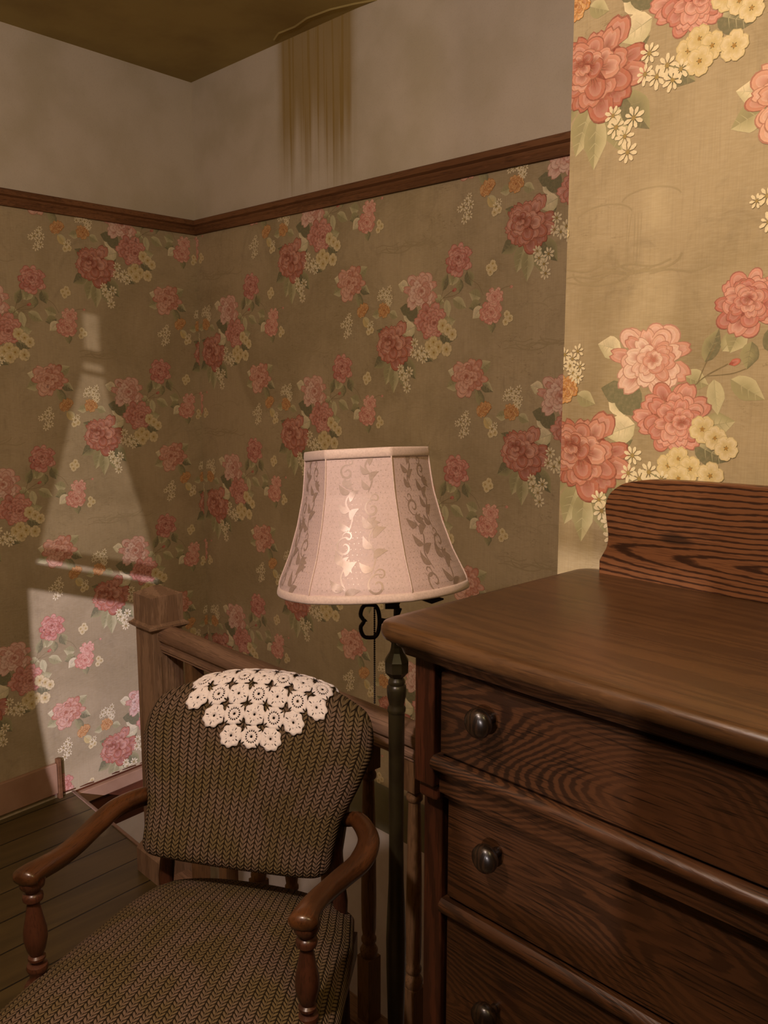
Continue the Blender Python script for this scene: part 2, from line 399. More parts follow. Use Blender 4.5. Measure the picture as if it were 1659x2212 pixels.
    def arc(cx, cz, rx, rz, a0, a1, wd, c): stem([(cx+rx*math.cos(math.radians(a)), cz+rz*math.sin(math.radians(a))) for a in np.linspace(a0, a1, 9)], wd, c)
    for k, (tx, tz) in enumerate(((.10, -.255), (.02, -.27))):
        arc(tx, tz-.03, .055, .022, 180, 360, .0035, T1); arc(tx, tz+.052, .05, .018, 10, 170, .0025, T2)
    for k in range(7):
        x0 = R.uniform(-.1, .12); z0 = -.31+R.uniform(-.02, .02); stem([(x0, z0), (x0+.03, z0+.004), (x0+.07, z0-.002), (x0+.1, z0+.006)], .0028, T1)
    for k in range(5):
        x0 = .06+.006*k; stem([(x0, -.33), (x0+R.uniform(-.003, .003), -.28), (x0+.002, -.22)], .0008, T2)
    # leaves first
    for x, z, a, L, Wd, c1, c2 in ((-.012, -.045, -1.9, .06, .017, LG, MG), (.022, -.05, -1.25, .062, .016, LG, MG), (-.034, -.032, -2.6, .05, .015, MG, DG),
            (.045, -.04, -.9, .06, .017, MG, DG), (.0, -.06, -1.6, .065, .015, LG, MG), (.05, .02, .3, .03, .012, MG, DG), (-.04, .03, 2.7, .034, .011, MG, DG),
            (.085, .075, 2.5, .046, .018, CR, MG), (.088, .068, 2.0, .05, .018, DG, DG), (.09, .055, 3.5, .044, .017, LG, CR), (.07, .10, 2.9, .035, .013, DG, DG),
            (.06, .17, 2.9, .034, .013, LG, CR), (.165, .13, -.3, .034, .012, LG, MG), (.20, .055, .2, .04, .013, MG, LG), (.19, .03, -.4, .045, .015, LG, DG),
            (.24, .125, -.5, .045, .012, LG, MG), (.215, .125, -1.4, .04, .010, LG, LG), (.20, .15, 1.2, .04, .010, MG, DG), (.225, .165, .9, .03, .009, MG, LG),
            (-.21, -.10, -1.2, .035, .013, MG, DG), (-.25, -.1, -2.0, .03, .012, LG, MG), (-.235, -.12, -1.7, .03, .01, DG, MG),
            (-.16, -.175, 2.8, .035, .013, LG, MG), (-.16, -.19, 3.4, .034, .012, DG, MG), (-.155, -.2, 3.9, .035, .012, LG, CR), (-.12, -.235, -1.5, .03, .01, DG, MG),
            (-.165, .22, .5, .04, .013, LG, MG), (-.16, .19, -.5, .045, .012, LG, DG), (-.235, .19, 3.5, .04, .014, LG, MG), (-.235, .21, 2.9, .035, .012, LG, CR), (-.17, .17, -1.1, .05, .011, DG, MG),
            (-.06, .10, 3.3, .03, .01, LG, MG), (-.02, .10, -.4, .03, .01, LG, MG), (-.14, .09, -.8, .035, .011, LG, YE), (.12, -.02, -.6, .04, .013, MG, DG)):
        leaf(x, z, a, L, Wd, c1, c2)
    st = L3(126, 112, 78)
    stem([(.17, .10), (.20, .128), (.235, .147)], .0018, st); stem([(.19, .118), (.20, .145), (.215, .175)], .0015, st); stem([(.205, .13), (.24, .133), (.262, .14)], .0014, st)
    stem([(-.215, -.09), (-.20, -.12), (-.17, -.14), (-.15, -.17)], .0014, st); stem([(-.11, -.17), (-.08, -.155), (-.05, -.15)], .0012, st)
    pet(.236, .146, .35, .018, .005, L3(150, 60, 50), L3(200, 110, 90), st); pet(-.06, -.155, .2, .012, .004, L3(180, 110, 90), L3(220, 150, 130), st)
    pd, pm, pl = L3(136, 60, 46), L3(190, 114, 92), L3(216, 158, 134)
    rose(.110, .155, .058, L3(176, 104, 86), L3(216, 160, 138), L3(232, 200, 178), .1, .0)
    rose(.152, .066, .054, L3(150, 76, 62), L3(204, 130, 112), L3(222, 162, 142), .25, -.1)
    rose(-.243, -.066, .044, L3(148, 70, 60), L3(202, 124, 108), L3(222, 164, 144), 0, .15)
    rose(-.122, -.216, .035, L3(178, 96, 78), L3(222, 150, 128), L3(234, 182, 156), 0, 0)
    rose(-.110, -.176, .026, L3(190, 110, 90), L3(226, 160, 138), L3(236, 190, 164), 0, 0)
    rose(-.198, .200, .054, L3(164, 86, 64), L3(208, 144, 118), L3(226, 178, 152), -.15, .1, rag=.25)
    rose(0, 0, .068, pd, pm, pl, -.36, .28, 1.0, .26, sx=1.25)
    for x, z in ((-.045, .108), (-.148, .108), (-.135, .12)): rose(x, z, .023 if x > -.1 else .018, L3(150, 84, 30), L3(206, 146, 76), L3(222, 176, 112))
    for x, z in ((.150, -.006), (.166, .006), (.186, -.008), (.202, .052), (.222, .04), (.218, -.016), (.240, .026), (.168, -.024)): prim(x, z, .0200*R.uniform(.85, 1.1))
    for x, z in ((-.055, -.236), (-.066, -.225), (-.07, -.245), (-.118, -.088), (-.132, -.098), (-.126, -.11), (-.112, -.1), (-.10, .05), (-.115, .045)): prim(x, z, .0105, mixc(YE, CR, .6))
    for x, z in ((.082, -.022), (.102, -.03), (.118, -.018), (.128, -.040), (.088, .006), (.140, -.028),
                 (.036, -.088), (.052, -.104), (.066, -.080), (.030, -.070), (.058, -.128)): daisy(x, z, .0160*R.uniform(.8, 1.1))
    for x, z in ((-.226, .075), (-.214, .088), (-.2, .078), (-.215, .063), (-.24, .07), (-.222, .04), (-.205, .1), (-.205, .05),
                 (-.06, .16), (-.045, .165), (-.03, .158), (-.05, .148), (-.035, .145), (-.02, .17), (-.015, .145), (-.066, .146), (-.024, .13), (-.10, .07), (-.11, .06)): daisy(x, z, .0125*R.uniform(.75, 1.1), n=7)
    for x, z in ((-.034, .147), (-.028, .135), (-.018, .128)): daisy(x, z, .010)
    return P
CELL = make_cell()
def print_on(me_V, me_F, me_M, me_C, x0, x1, z0, z1, px, pz, fn, mi):
    """lay the repeat over x0..x1, z0..z1; P1 flower at (px,pz); fn(x,z,h)->point; clipped to the rectangle"""
    KM = CELL.k
    def clip(P, Cc, ax, val, keep_less):
        out, oc = [], []
        n = len(P)
        for i in range(n):
            a, b = P[i], P[(i+1) % n]; ca, cb = Cc[i], Cc[(i+1) % n]
            ia = (a[ax] <= val) == keep_less or a[ax] == val; ib = (b[ax] <= val) == keep_less or b[ax] == val
            if ia: out.append(a); oc.append(ca)
            if ia != ib:
                t = (val-a[ax])/(b[ax]-a[ax]); out.append((a[0]+(b[0]-a[0])*t, a[1]+(b[1]-a[1])*t)); oc.append(mixc(ca, cb, t))
        return out, oc
    i0 = int(math.floor((x0-px)/A_))-1; i1 = int(math.ceil((x1-px)/A_))+1
    for i in range(i0, i1+1):
        for j in range(-6, 7):
            cx = px+A_*i; cz = pz+V_*(j+.5*(i % 2))
            if cx < x0-.3 or cx > x1+.3 or cz < z0-.36 or cz > z1+.34: continue
            inside = cx-.3 > x0 and cx+.3 < x1 and cz-.36 > z0 and cz+.3 < z1
            for pts, cols, k in CELL.T:
                P = [(p[0]+cx, p[1]+cz) for p in pts]; Cc = list(cols)
                if not inside:
                    xs = [p[0] for p in P]; zs = [p[1] for p in P]
                    if max(xs) <= x0 or min(xs) >= x1 or max(zs) <= z0 or min(zs) >= z1: continue
                    if min(xs) < x0: P, Cc = clip(P, Cc, 0, x0, False)
                    if P and max(xs) > x1: P, Cc = clip(P, Cc, 0, x1, True)
                    if P and min(zs) < z0: P, Cc = clip(P, Cc, 1, z0, False)
                    if P and max(zs) > z1: P, Cc = clip(P, Cc, 1, z1, True)
                    if len(P) < 3: continue
                h = .0002+.0012*k/KM
                b = len(me_V); me_V.extend(fn(p[0], p[1], h) for p in P); me_F.append(tuple(range(b, b+len(P)))); me_M.append(mi); me_C.append(Cc)
def wall_mesh(name, base, prints, mats):
    """base: list of (quad corners, material index); prints: function filling the lists"""
    Vv, Ff, Mm, Cc = [], [], [], []
    for q, m in base:
        b = len(Vv); Vv.extend(tuple(p) for p in q); Ff.append(tuple(range(b, b+len(q)))); Mm.append(m); Cc.append([(1, 1, 1)]*len(q))
    prints(Vv, Ff, Mm, Cc)
    me = bpy.data.meshes.new(name); me.from_pydata(Vv, [], Ff); me.update()
    o = link(name, me, None, mats); me.polygons.foreach_set('material_index', Mm)
    at = me.color_attributes.new('ink', 'FLOAT_COLOR', 'CORNER')
    flat = np.ones((len(me.loops), 4), dtype=np.float32)
    flat[:, :3] = np.array([c for f in Cc for c in f], dtype=np.float32)
    at.data.foreach_set('color', flat.ravel()); me.update()
    tag(o, kind='structure'); return o
# ------------------------------------------------------------------ room shell
CX0, NB, NC = -3.083, 1.92, 1.245       # corner, back wall, nearer right wall
LD = Vector((.1289, -.9917, 0)); LN = Vector((.9917, .1289, 0))     # left wall runs away from the corner along LD, faces LN
K0 = Vector((CX0, NB, 0)); ZC = 2.603; ZR = 2.05; ZB = -2.4; ZT = 2.75
def lw(s, z, h=0): p = K0+LD*s+LN*h; return (p.x, p.y, z)
def boxq(f, a, b, c, d, t=-.1):   # the five hidden sides of a wall slab (behind its face)
    return [([f(b, c, t), f(a, c, t), f(a, d, t), f(b, d, t)], 1), ([f(a, d, 0), f(b, d, 0), f(b, d, t), f(a, d, t)], 1), ([f(a, c, t), f(b, c, t), f(b, c, 0), f(a, c, 0)], 1),
            ([f(a, c, t), f(a, c, 0), f(a, d, 0), f(a, d, t)], 1), ([f(b, c, 0), f(b, c, t), f(b, d, t), f(b, d, 0)], 1)]
WM = [M['ground'], M['plaster'], M['lower'], M['print'], M['band'], M['brown']]
# left wall: x coordinate of the paper runs rightwards = -s
fl = lambda x, z, h: lw(-x, z, h)
base = [([fl(-3.55, 0, 0), fl(0, 0, 0), fl(0, ZR, 0), fl(-3.55, ZR, 0)], 0), ([fl(-3.55, ZR, 0), fl(0, ZR, 0), fl(0, ZT, 0), fl(-3.55, ZT, 0)], 1),
        ([fl(-3.55, -.2, 0), fl(0, -.2, 0), fl(0, 0, 0), fl(-3.55, 0, 0)], 5), ([fl(-3.55, ZB, 0), fl(0, ZB, 0), fl(0, -.2, 0), fl(-3.55, -.2, 0)], 2)]+boxq(fl, -3.55, 0, ZB, ZT)
wall_mesh('wall_left', base, lambda V, F, Mi, Cc: print_on(V, F, Mi, Cc, -1.6, -.001, .012, 2.05, -.452, 1.292, fl, 3), WM)
fb = lambda x, z, h: (x, NB-h, z)
base = [([fb(CX0, .15, 0), fb(1.9, .15, 0), fb(1.9, ZR, 0), fb(CX0, ZR, 0)], 0), ([fb(CX0, ZR, 0), fb(1.9, ZR, 0), fb(1.9, ZT, 0), fb(CX0, ZT, 0)], 1),
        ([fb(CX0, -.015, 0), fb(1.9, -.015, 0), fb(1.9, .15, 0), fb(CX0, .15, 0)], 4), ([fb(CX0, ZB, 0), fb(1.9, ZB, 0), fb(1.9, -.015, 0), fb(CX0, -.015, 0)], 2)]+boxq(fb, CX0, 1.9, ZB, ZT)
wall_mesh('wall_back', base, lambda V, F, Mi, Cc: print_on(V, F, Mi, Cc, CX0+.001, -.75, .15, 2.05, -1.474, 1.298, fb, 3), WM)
XE = -.877
fc = lambda x, z, h: (x, NC-h, z)
base = [([fc(XE, 0, 0), fc(1.9, 0, 0), fc(1.9, ZT, 0), fc(XE, ZT, 0)], 0)]+boxq(fc, XE, 1.9, 0, ZT, -.12)
wall_mesh('wall_right', base, lambda V, F, Mi, Cc: print_on(V, F, Mi, Cc, XE+.0005, .35, .6, 2.6, -.829, 1.372, fc, 3), WM)
# floor, ceiling, the unseen sides
b = MB()
pl = [lw(3.56, 0), lw(.655, 0)]
fp = [(p[0], p[1]) for p in pl]+[(1.9, 1.27), (1.9, -1.6)]
b.add([(x, y, 0) for x, y in fp]+[(x, y, -.22) for x, y in fp], [(0, 3, 2, 1)[::-1], (4, 5, 6, 7)]+[(i, (i+1) % 4, 4+(i+1) % 4, 4+i) for i in range(4)])
tag(b.build('floor', M['floor']), kind='structure')
b = MB(); zc = ZC
b.box(-3.3, 2.0, -1.75, 2.05, zc, zc+.12)
# a lifted lip of paint where the leak came through
lip = [(-2.52, 1.885), (-2.46, 1.86), (-2.38, 1.865), (-2.30, 1.85), (-2.2, 1.86), (-2.12, 1.885), (-2.05, 1.915)]
V = [(x, y, zc+.001) for x, y in lip]+[(x, y+.006, zc-.0035) for x, y in lip]+[(x, min(y+.03, 1.918), zc+.001) for x, y in lip]
b.add(V, [(i, i+1, 8+i, 7+i) for i in range(6)]+[(7+i, 8+i, 15+i, 14+i) for i in range(6)])
tag(b.build('ceiling', M['ceil']), kind='structure')
b = MB(); HX0, HX1, HZ0, HZ1 = -.05, .75, 1.18, 2.38
for x0, x1, z0, z1 in ((-3.3, HX0, 0, ZT), (HX1, 1.9, 0, ZT), (HX0, HX1, 0, HZ0), (HX0, HX1, HZ1, ZT)): b.box(x0, x1, -1.72, -1.6, z0, z1)
tag(b.build('wall_front', m_flat('plain_paper', (104, 90, 62), (92, 80, 54), 3)), kind='structure')
b = MB(); b.box(1.9, 2.0, -1.72, 2.02, ZB, ZT)
tag(b.build('wall_side', bpy.data.materials['plain_paper']), kind='structure')
b = MB(); b.box(-3.2, 2.0, 1.25, 1.268, ZB, -.22); b.box(-3.3, 2.0, 1.2, 2.02, ZB-.1, ZB)
tag(b.build('wall_stairwell', M['lower']), kind='structure')
# picture rails
prof = [(0, 0), (.011, 0), (.013, .016), (.018, .022), (.019, .027), (.029, .032), (.031, .046), (.026, .050), (0, .050)]
b = MB(); b.prism([(-o, z+2.044) for o, z in prof], lw(3.5, 0), lw(0, 0, 0)); 
o = b.build('trim_1', M['trim_y'], auto=30); tag(o, kind='structure')
b = MB(); b.prism([(-o, z+2.044) for o, z in prof], (CX0, NB, 0), (-.6, NB, 0)); tag(b.build('trim_2', M['trim'], auto=30), kind='structure')
# left baseboard with its end stop, the trim and stringer beyond it inside the stairwell
def lbox(b, s0, s1, z0, z1, h, m=0):
    V = [lw(s, z, k) for z in (z0, z1) for s, k in ((s0, 0), (s1, 0), (s1, h), (s0, h))]
    return b.add(V, [(3, 2, 1, 0), (4, 5, 6, 7), (0, 1, 5, 4), (1, 2, 6, 5), (2, 3, 7, 6), (3, 0, 4, 7)], m)
b = MB(); lbox(b, .715, 3.5, .022, .135, .016)
tag(b.build('baseboard_left', M['base'], bevel=.003), kind='structure')
b = MB(); lbox(b, .700, .714, .0, .150, .020)
tag(b.build('trim_3', M['trim_y'], bevel=.002), kind='structure')
b = MB(); lbox(b, .0, .69, -.055, -.006, .022); 
tag(b.build('trim_4', M['base'], bevel=.004), kind='structure')
# torn lower edge of the paper
b = MB(); R = random.Random(3); x = 0.02
while x < .68:
    l_ = R.uniform(.03, .09); z0 = R.uniform(-.004, .012)
    b.add([lw(x, z0-.005, .0022), lw(x+l_, z0-.002, .0022), lw(x+l_, z0+.001, .0024), lw(x+l_*.5, z0+.0025, .0024), lw(x, z0, .0024)], [(0, 1, 2, 3, 4)]); x += l_+R.uniform(.0, .02)
tag(b.build('trim_5', M['brown']), kind='structure')
b = MB(); b.prism([(0, -.028), (0, .004), (.008, .003), (.014, 0), (.017, -.012), (.014, -.024), (.008, -.028)], lw(.655, 0), (-2.35, 1.255, 0))
tag(b.build('trim_6', M['rail_wood'], auto=30), kind='structure')
# ------------------------------------------------------------------ window with parted curtains behind the camera
def towin(p, S=S1, n=-1.585):
    p = Vector(p); t = (n-S.y)/(p.y-S.y); q = S+(p-S)*t; return (q.x, q.z)
low = [(.776, .786), (.778, .573), (.767, .335), (.744, .137), (.717, .03)]
lowr = [(.25, .64), (.255, .5), (.27, .335), (.29, .137), (.31, .0)]
LE = [(.515, 1.70), (.511, 1.608), (.524, 1.524), (.546, 1.476), (.58, 1.364), (.635, 1.189), (.687, 1.049), (.721, .923), (.742, .865)]+low
RE = [(.447, 1.70), (.447, 1.593), (.436, 1.525), (.428, 1.45), (.41, 1.392), (.375, 1.238), (.326, 1.078), (.29, .967), (.255, .812), (.237, .73)]+lowr
# seen from the window, large s lies towards smaller x
EA = [towin(lw(s, z)) for s, z in LE]; EB = [towin(lw(s, z)) for s, z in RE]
def zrow(zw, s): return towin(lw(s, zw), S1, -1.625)[1]
HC = HZ1+.06
def curtain(name, E, side, parent):
    xs = HX0-.12 if side < 0 else HX1+.12
    E = sorted(E, key=lambda q: -q[1]); zz = np.linspace(HC, HZ0-.1, 60); ez = [q[1] for q in E][::-1]; ex = [q[0] for q in E][::-1]
    V = []; n = 26
    for z in zz:
        xe = float(np.interp(z, ez, ex))
        for i in range(n+1):
            f = i/n; x = xe+(xs-xe)*f; V.append((x, -1.585+.012*math.sin(f*38)*min(1, f*4), z))
    F = [(r*(n+1)+i, r*(n+1)+i+1, (r+1)*(n+1)+i+1, (r+1)*(n+1)+i) for r in range(59) for i in range(n)]
    o = mesh(name, V, F, parent, [M['curtain']], True)
    md = o.modifiers.new('thick', 'SOLIDIFY'); md.thickness = .002; return o
cz = empty('curtain_pair', (0, 0, 0), 0, 'parted brown curtains hanging over the window behind the camera', 'curtain')
curtain('curtain_panel', EA, -1, cz); curtain('curtain_panel', EB, 1, cz)
b = MB(); b.tube([(HX0-.2, -1.57, HC+.01), (HX1+.2, -1.57, HC+.01)], .011); b.build('curtain_rod', M['iron'], cz, True)
b = MB()
zs = [(zrow(1.72, .48), HZ1), (zrow(1.594, .48), zrow(1.548, .48)), (zrow(1.522, .48), zrow(1.505, .48)),
      (zrow(.922, .72), zrow(.884, .741)), (zrow(.868, .742), zrow(.786, .776))]
zs.append((HZ0, zrow(-.01, .70)))  # bottom bar added to keep the lamp's light off the floor
zs = [(min(a_, c_), max(a_, c_)) for a_, c_ in zs]
for a_, c_ in zs: b.box(HX0, HX1, -1.628, -1.622, a_, c_)
b.box(HX0, HX0+.04, -1.66, -1.6, HZ0, HZ1); b.box(HX1-.04, HX1, -1.66, -1.6, HZ0, HZ1); b.box(HX0, HX1, -1.66, -1.6, HZ0, HZ0+.05)
win = b.build('window_1', M['rail_wood']); tag(win, kind='structure')
def m_glass(name, tint, haze):
    t = NT(name); tr = t.n('ShaderNodeBsdfTransparent'); tr.inputs[0].default_value = tint
    g = t.n('ShaderNodeBsdfDiffuse'); g.inputs[0].default_value = (.4, .36, .28, 1); mx = t.n('ShaderNodeMixShader'); mx.inputs[0].default_value = haze
    t.l(tr.outputs[0], mx.inputs[1]); t.l(g.outputs[0], mx.inputs[2]); t.l(mx.outputs[0], t.t.nodes['Material Output'].inputs['Surface']); return t.m
zmid = (zs[3][0]+zs[3][1])/2
b = MB(); b.box(HX0+.02, HX1-.02, -1.634, -1.631, zmid, HZ1); b.build('dimming_pane', m_glass('dimming_glass', (.72, .70, .62, 1), .18), win)  # tinted upper pane added to dim the top of the wall's light patch
b = MB(); b.box(HX0+.02, HX1-.02, -1.634, -1.631, HZ0, zs[4][0]+.01); b.build('clear_pane', m_glass('clear_glass', (.98, .98, 1, 1), .02), win)
TW = towin(lw(.47, 1.49)); TWv = Vector((TW[0], -1.6, TW[1])); TCv = Vector((-.722, 1.245, 1.655))
S2 = TWv+(TWv-TCv)*4
point('far_street_lamp_light', S2, 5600, (1, .86, .80), .07, 9, TWv-Vector((0, 0, .3)))
# ------------------------------------------------------------------ balustrade round the stairwell
rl = empty('stair_railing', (-1.6, 1.26, 0), 0, 'brown wooden stair railing with square newel post running behind the armchair', 'railing')
RX, RY = -1.6, 1.26
nx = -2.29-RX; hw = .05
b = MB(); b.box(nx-hw, nx+hw, -hw, hw, 0, .79)
for zz in range(0):
    pass
pts = []
npost = b.build('newel_post', M['post_wood'], rl, bevel=.006)
b = MB()
for k in range(4):       # flutes on the side the rail joins
    y = -.028+.019*k; b.box(nx+hw, nx+hw+.003, y-.004, y+.004, .09, .70)
b.build('fluting', M['post_wood'], npost, bevel=.001)
b = MB()
for (w0, z0, w1, z1) in ((.054, .776, .064, .784), (.064, .784, .064, .790), (.060, .790, .054, .797), (.0515, .797, .0515, .876), (.0515, .876, .010, .897)):
    V = [(nx+sx*ww, sy*ww, z) for ww, z in ((w0, z0), (w1, z1)) for sx, sy in ((-1, -1), (1, -1), (1, 1), (-1, 1))]
    b.add(V, [(3, 2, 1, 0), (4, 5, 6, 7), (0, 1, 5, 4), (1, 2, 6, 5), (2, 3, 7, 6), (3, 0, 4, 7)])
b.build('post_cap', M['post_wood'], npost)
b = MB()
for (w0, z0, w1, z1) in ((.068, 0, .068, .075), (.068, .075, .055, .098)):
    V = [(nx+sx*ww, sy*ww, z) for ww, z in ((w0, z0), (w1, z1)) for sx, sy in ((-1, -1), (1, -1), (1, 1), (-1, 1))]
    b.add(V, [(3, 2, 1, 0), (4, 5, 6, 7), (0, 1, 5, 4), (1, 2, 6, 5), (2, 3, 7, 6), (3, 0, 4, 7)])
b.build('plinth', M['post_wood'], npost)
hr = [(-.034, .758), (-.031, .772), (-.020, .781), (.0, .785), (.020, .781), (.031, .772), (.034, .758), (.030, .748), (.022, .744), (.022, .733), (.027, .729), (.027, .722), (.022, .718), (.022, .712),
      (-.022, .712), (-.022, .718), (-.027, .722), (-.027, .729), (-.022, .733), (-.022, .744), (-.030, .748)]
XEND = XE-RX-.0
b = MB(); b.prism(hr, (nx+hw, 0, 0), (XEND+.02, 0, 0)); b.build('handrail', M['rail_wood'], rl, auto=35)
b = MB(); b.box(nx+hw, XEND+.02, -.032, .03, 0, .022); b.build('base_rail', M['rail_wood'], rl, bevel=.004)
bp = [(.017, .178), (.020, .186), (.021, .197), (.016, .207), (.013, .213), (.0175, .219), (.0175, .226), (.014, .232), (.0165, .25), (.0175, .32), (.0168, .42), (.0145, .55), (.013, .612), (.018, .618), (.018, .626), (.0145, .632), (.0165, .645)]
for k in range(9):
    b = MB(); b.box(-.019, .019, -.019, .019, .022, .182); b.box(-.019, .019, -.019, .019, .64, .712); b.lathe(bp, 20)
    b.build('baluster', M['bal_wood'], rl, auto=40, loc=(-2.10+.1445*k-RX, 0, 0))
# ------------------------------------------------------------------ dresser
D0 = Vector((-.33, 1.0, 0))
dr = empty('dresser', D0, 0, 'dark oak chest of drawers with a shaped low backboard standing against the floral wall', 'dresser')
def dx(u): return u-D0.x
def dy(n): return n-D0.y
def mir(u): return -.66-u
def rrect(x0, x1, y0, y1, r, seg=8):
    P = []
    for cx, cy, a0 in ((x1-r, y1-r, 0), (x0+r, y1-r, 90), (x0+r, y0+r, 180), (x1-r, y0+r, 270)):
        for k in range(seg+1):
            a = math.radians(a0+90*k/seg); P.append((cx+r*math.cos(a), cy+r*math.sin(a)))
    return P
def slab(b, x0, x1, y0, y1, r, lev, m=0):
    loops = [[(x, y, z) for x, y in rrect(x0+d, x1-d, y0+d, y1-d, max(r-d, .001))] for d, z in lev]; n = len(loops[0])
    V = [p for lp in loops for p in lp]
    F = [(i*n+k, i*n+(k+1) % n, (i+1)*n+(k+1) % n, (i+1)*n+k) for i in range(len(loops)-1) for k in range(n)]
    F += [tuple(range(n))[::-1], tuple((len(loops)-1)*n+k for k in range(n))]
    return b.add(V, F, m)
b = MB(); slab(b, dx(-.818), dx(mir(-.818)), dy(.752), dy(1.235), .034, [(.010, 1.1645), (.003, 1.168), (0, 1.174), (0, 1.181), (.003, 1.187), (.009, 1.190), (.02, 1.1905)])
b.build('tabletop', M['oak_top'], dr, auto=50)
b = MB(); slab(b, dx(-.800), dx(mir(-.800)), dy(.765), dy(1.23), .028, [(.0, 1.1645), (0, 1.160), (.006, 1.157), (.010, 1.148)][::-1])
b.build('under_moulding', M['oak'], dr, auto=40)
UL, UR = -.772, mir(-.772)
b = MB()     # carcass: sides, back, dividing rails as one body
b.box(dx(UL), dx(UL+.018), dy(.82), dy(1.225), .10, 1.149); b.box(dx(UR-.018), dx(UR), dy(.82), dy(1.225), .10, 1.149)
b.box(dx(UL), dx(UR), dy(1.215), dy(1.225), .10, 1.149); b.box(dx(UL), dx(UR), dy(.84), dy(1.2), .10, .12); b.box(dx(UL+.018), dx(UR-.018), dy(.81), dy(1.2), .955, .972)
b.box(dx(UL+.03), dx(UR-.03), dy(.80), dy(.83), 1.135, 1.15)
b.build('carcass', M['oak'], dr)
for sx in (0, 1):
    f = (lambda u: dx(u)) if sx == 0 else (lambda u: dx(mir(u)))
    def bx(b, a, c, y0, y1, z0, z1): x = sorted((f(a), f(c))); return b.box(x[0], x[1], dy(y0), dy(y1), z0, z1)
    b = MB(); bx(b, -.772, -.738, .788, .86, .975, 1.15); b.build('upper_stile', M['oak_v'], dr, bevel=.0025)
    b = MB(); bx(b, -.772, -.738, .795, .86, .952, .975)
    b.build('corbel', M['oak_v'], dr, bevel=.006)
    b = MB(); bx(b, -.780, -.747, .815, .875, 0, .952); b.build('lower_stile', M['oak_v'], dr, bevel=.0025)
    b = MB(); bx(b, -.780, -.747, 1.18, 1.225, 0, .952); b.build('rear_leg', M['oak_v'], dr, bevel=.0025)
def rail(z0, z1, y, x0, name='drawer_rail'):
    b = MB(); zm = (z0+z1)/2; h = (z1-z0)/2
    pr = [(-(-.010), z0)]
    P = [(.03, z0), (0.004, z0), (-.002, zm-h*.5), (-.003, zm), (-.002, zm+h*.5), (.004, z1), (.03, z1)]
    b.prism([(o+dy(y), z) for o, z in P], (dx(x0), 0, 0), (dx(mir(x0)), 0, 0)); return b.build(name, M['oak'], dr, auto=40)
rail(1.000, 1.020, .784, -.738, 'drawer_rail'); b = MB(); b.box(dx(-.738), dx(mir(-.738)), dy(.80), dy(.83), .966, 1.0); b.build('rail_soffit', M['oak'], dr)
rail(.783, .805, .812, -.747); rail(.565, .587, .812, -.747); rail(.345, .367, .812, -.747); rail(.10, .135, .812, -.747)
kp = [(.0065, 0), (.0065, .010), (.008, .013), (.0165, .019), (.0185, .025), (.017, .031), (.011, .0355), (.003, .037)]
def drawer(x0, z0, z1, y, kz, kx):
    b = MB(); b.box(dx(x0), dx(mir(x0)), dy(y), dy(y+.018), z0, z1); d = b.build('drawer', M['oak'], dr, bevel=.0025)
    for s in (0, 1):
        u = kx if s == 0 else mir(kx)
        b = MB(); b.lathe([(r, -z) for r, z in kp], 28, (0, 0), axis='y'); b.build('knob', M['knob'], d, auto=50, loc=(dx(u), dy(y), kz))
drawer(-.730, 1.024, 1.133, .792, 1.096, -.646)
drawer(-.741, .809, .950, .820, .909, -.655); drawer(-.741, .591, .779, .820, .693, -.652); drawer(-.741, .371, .561, .820, .465, -.665); drawer(-.741, .139, .341, .820, .24, -.665)
prof = [(-.768, 1.190), (-.768, 1.212), (-.762, 1.223), (-.756, 1.235), (-.754, 1.25), (-.756, 1.267), (-.760, 1.288), (-.761, 1.302), (-.755, 1.318), (-.743, 1.330), (-.726, 1.339), (-.699, 1.345), (-.672, 1.348), (-.618, 1.350), (-.508, 1.352), (-.33, 1.353)]
sp = [tuple(p) for p in spline(prof[1:-1], 3)]; sp = [prof[0]]+sp+[prof[-1]]
out = sp+[(mir(x), z) for x, z in sp[-2::-1]]
n = len(out); V = [(dx(x), dy(y), z) for y in (1.203, 1.223) for x, z in out]
b = MB(); b.add(V, [tuple(range(n)), tuple(range(2*n-1, n-1, -1))]+[(i, (i+1) % n, n+(i+1) % n, n+i) for i in range(n)])
b.build('backboard', M['oak_board'], dr, bevel=.0015)
# ------------------------------------------------------------------ armchair
CO = Vector((-1.258, .766, 0)); CA = math.atan2(.531, .846)
ch = empty('armchair', CO, CA, 'low wooden armchair with brown chunky knit seat and back pad', 'armchair')
def hwq(q): return float(np.interp(q, [0, .06, .15, .35, .6, .8, .92, 1], [.190, .194, .195, .201, .226, .241, .240, .235]))
def ztop(p): return .893-.058*abs(p)**2.2-.018*max(0, (abs(p)-.90)/.10)**2.2+.007
def zbot(p): return .578-.012*(1-p*p)+.006*max(0, (abs(p)-.85)/.15)**2
def ycen(z): return .146+(z-.56)*.50
TFR, TBK = .045, .028
def padpt(p, q, side):
    z = zbot(p)+(ztop(p)-zbot(p))*q; x = p*hwq(q)-.004-.010*(1-q)
    e = max(0, 1-abs(p)**8)**.5*max(0, 1-abs(2*q-1)**9)**.5
    y = ycen(z)+.016*(p*p)*-1-(TFR*e if side > 0 else -TBK*e)
    return Vector((x, y, z))
def ease(t): return math.sin((t-.5)*PI)*.5+.5
NP, NQ = 60, 60
V = []; UV = []
for side in (1, -1):
    for j in range(NQ+1):
        for i in range(NP+1):
            p = ease(i/NP)*2-1; q = ease(j/NQ); V.append(padpt(p, q, side)); UV.append((p*.212+.5, q*.36+(0 if side > 0 else .9)))
F = []
nn_ = (NP+1)*(NQ+1)
for j in range(NQ):
    for i in range(NP):
        a = j*(NP+1)+i; F.append((a, a+1, a+NP+2, a+NP+1)); F.append((nn_+a, nn_+a+NP+1, nn_+a+NP+2, nn_+a+1))
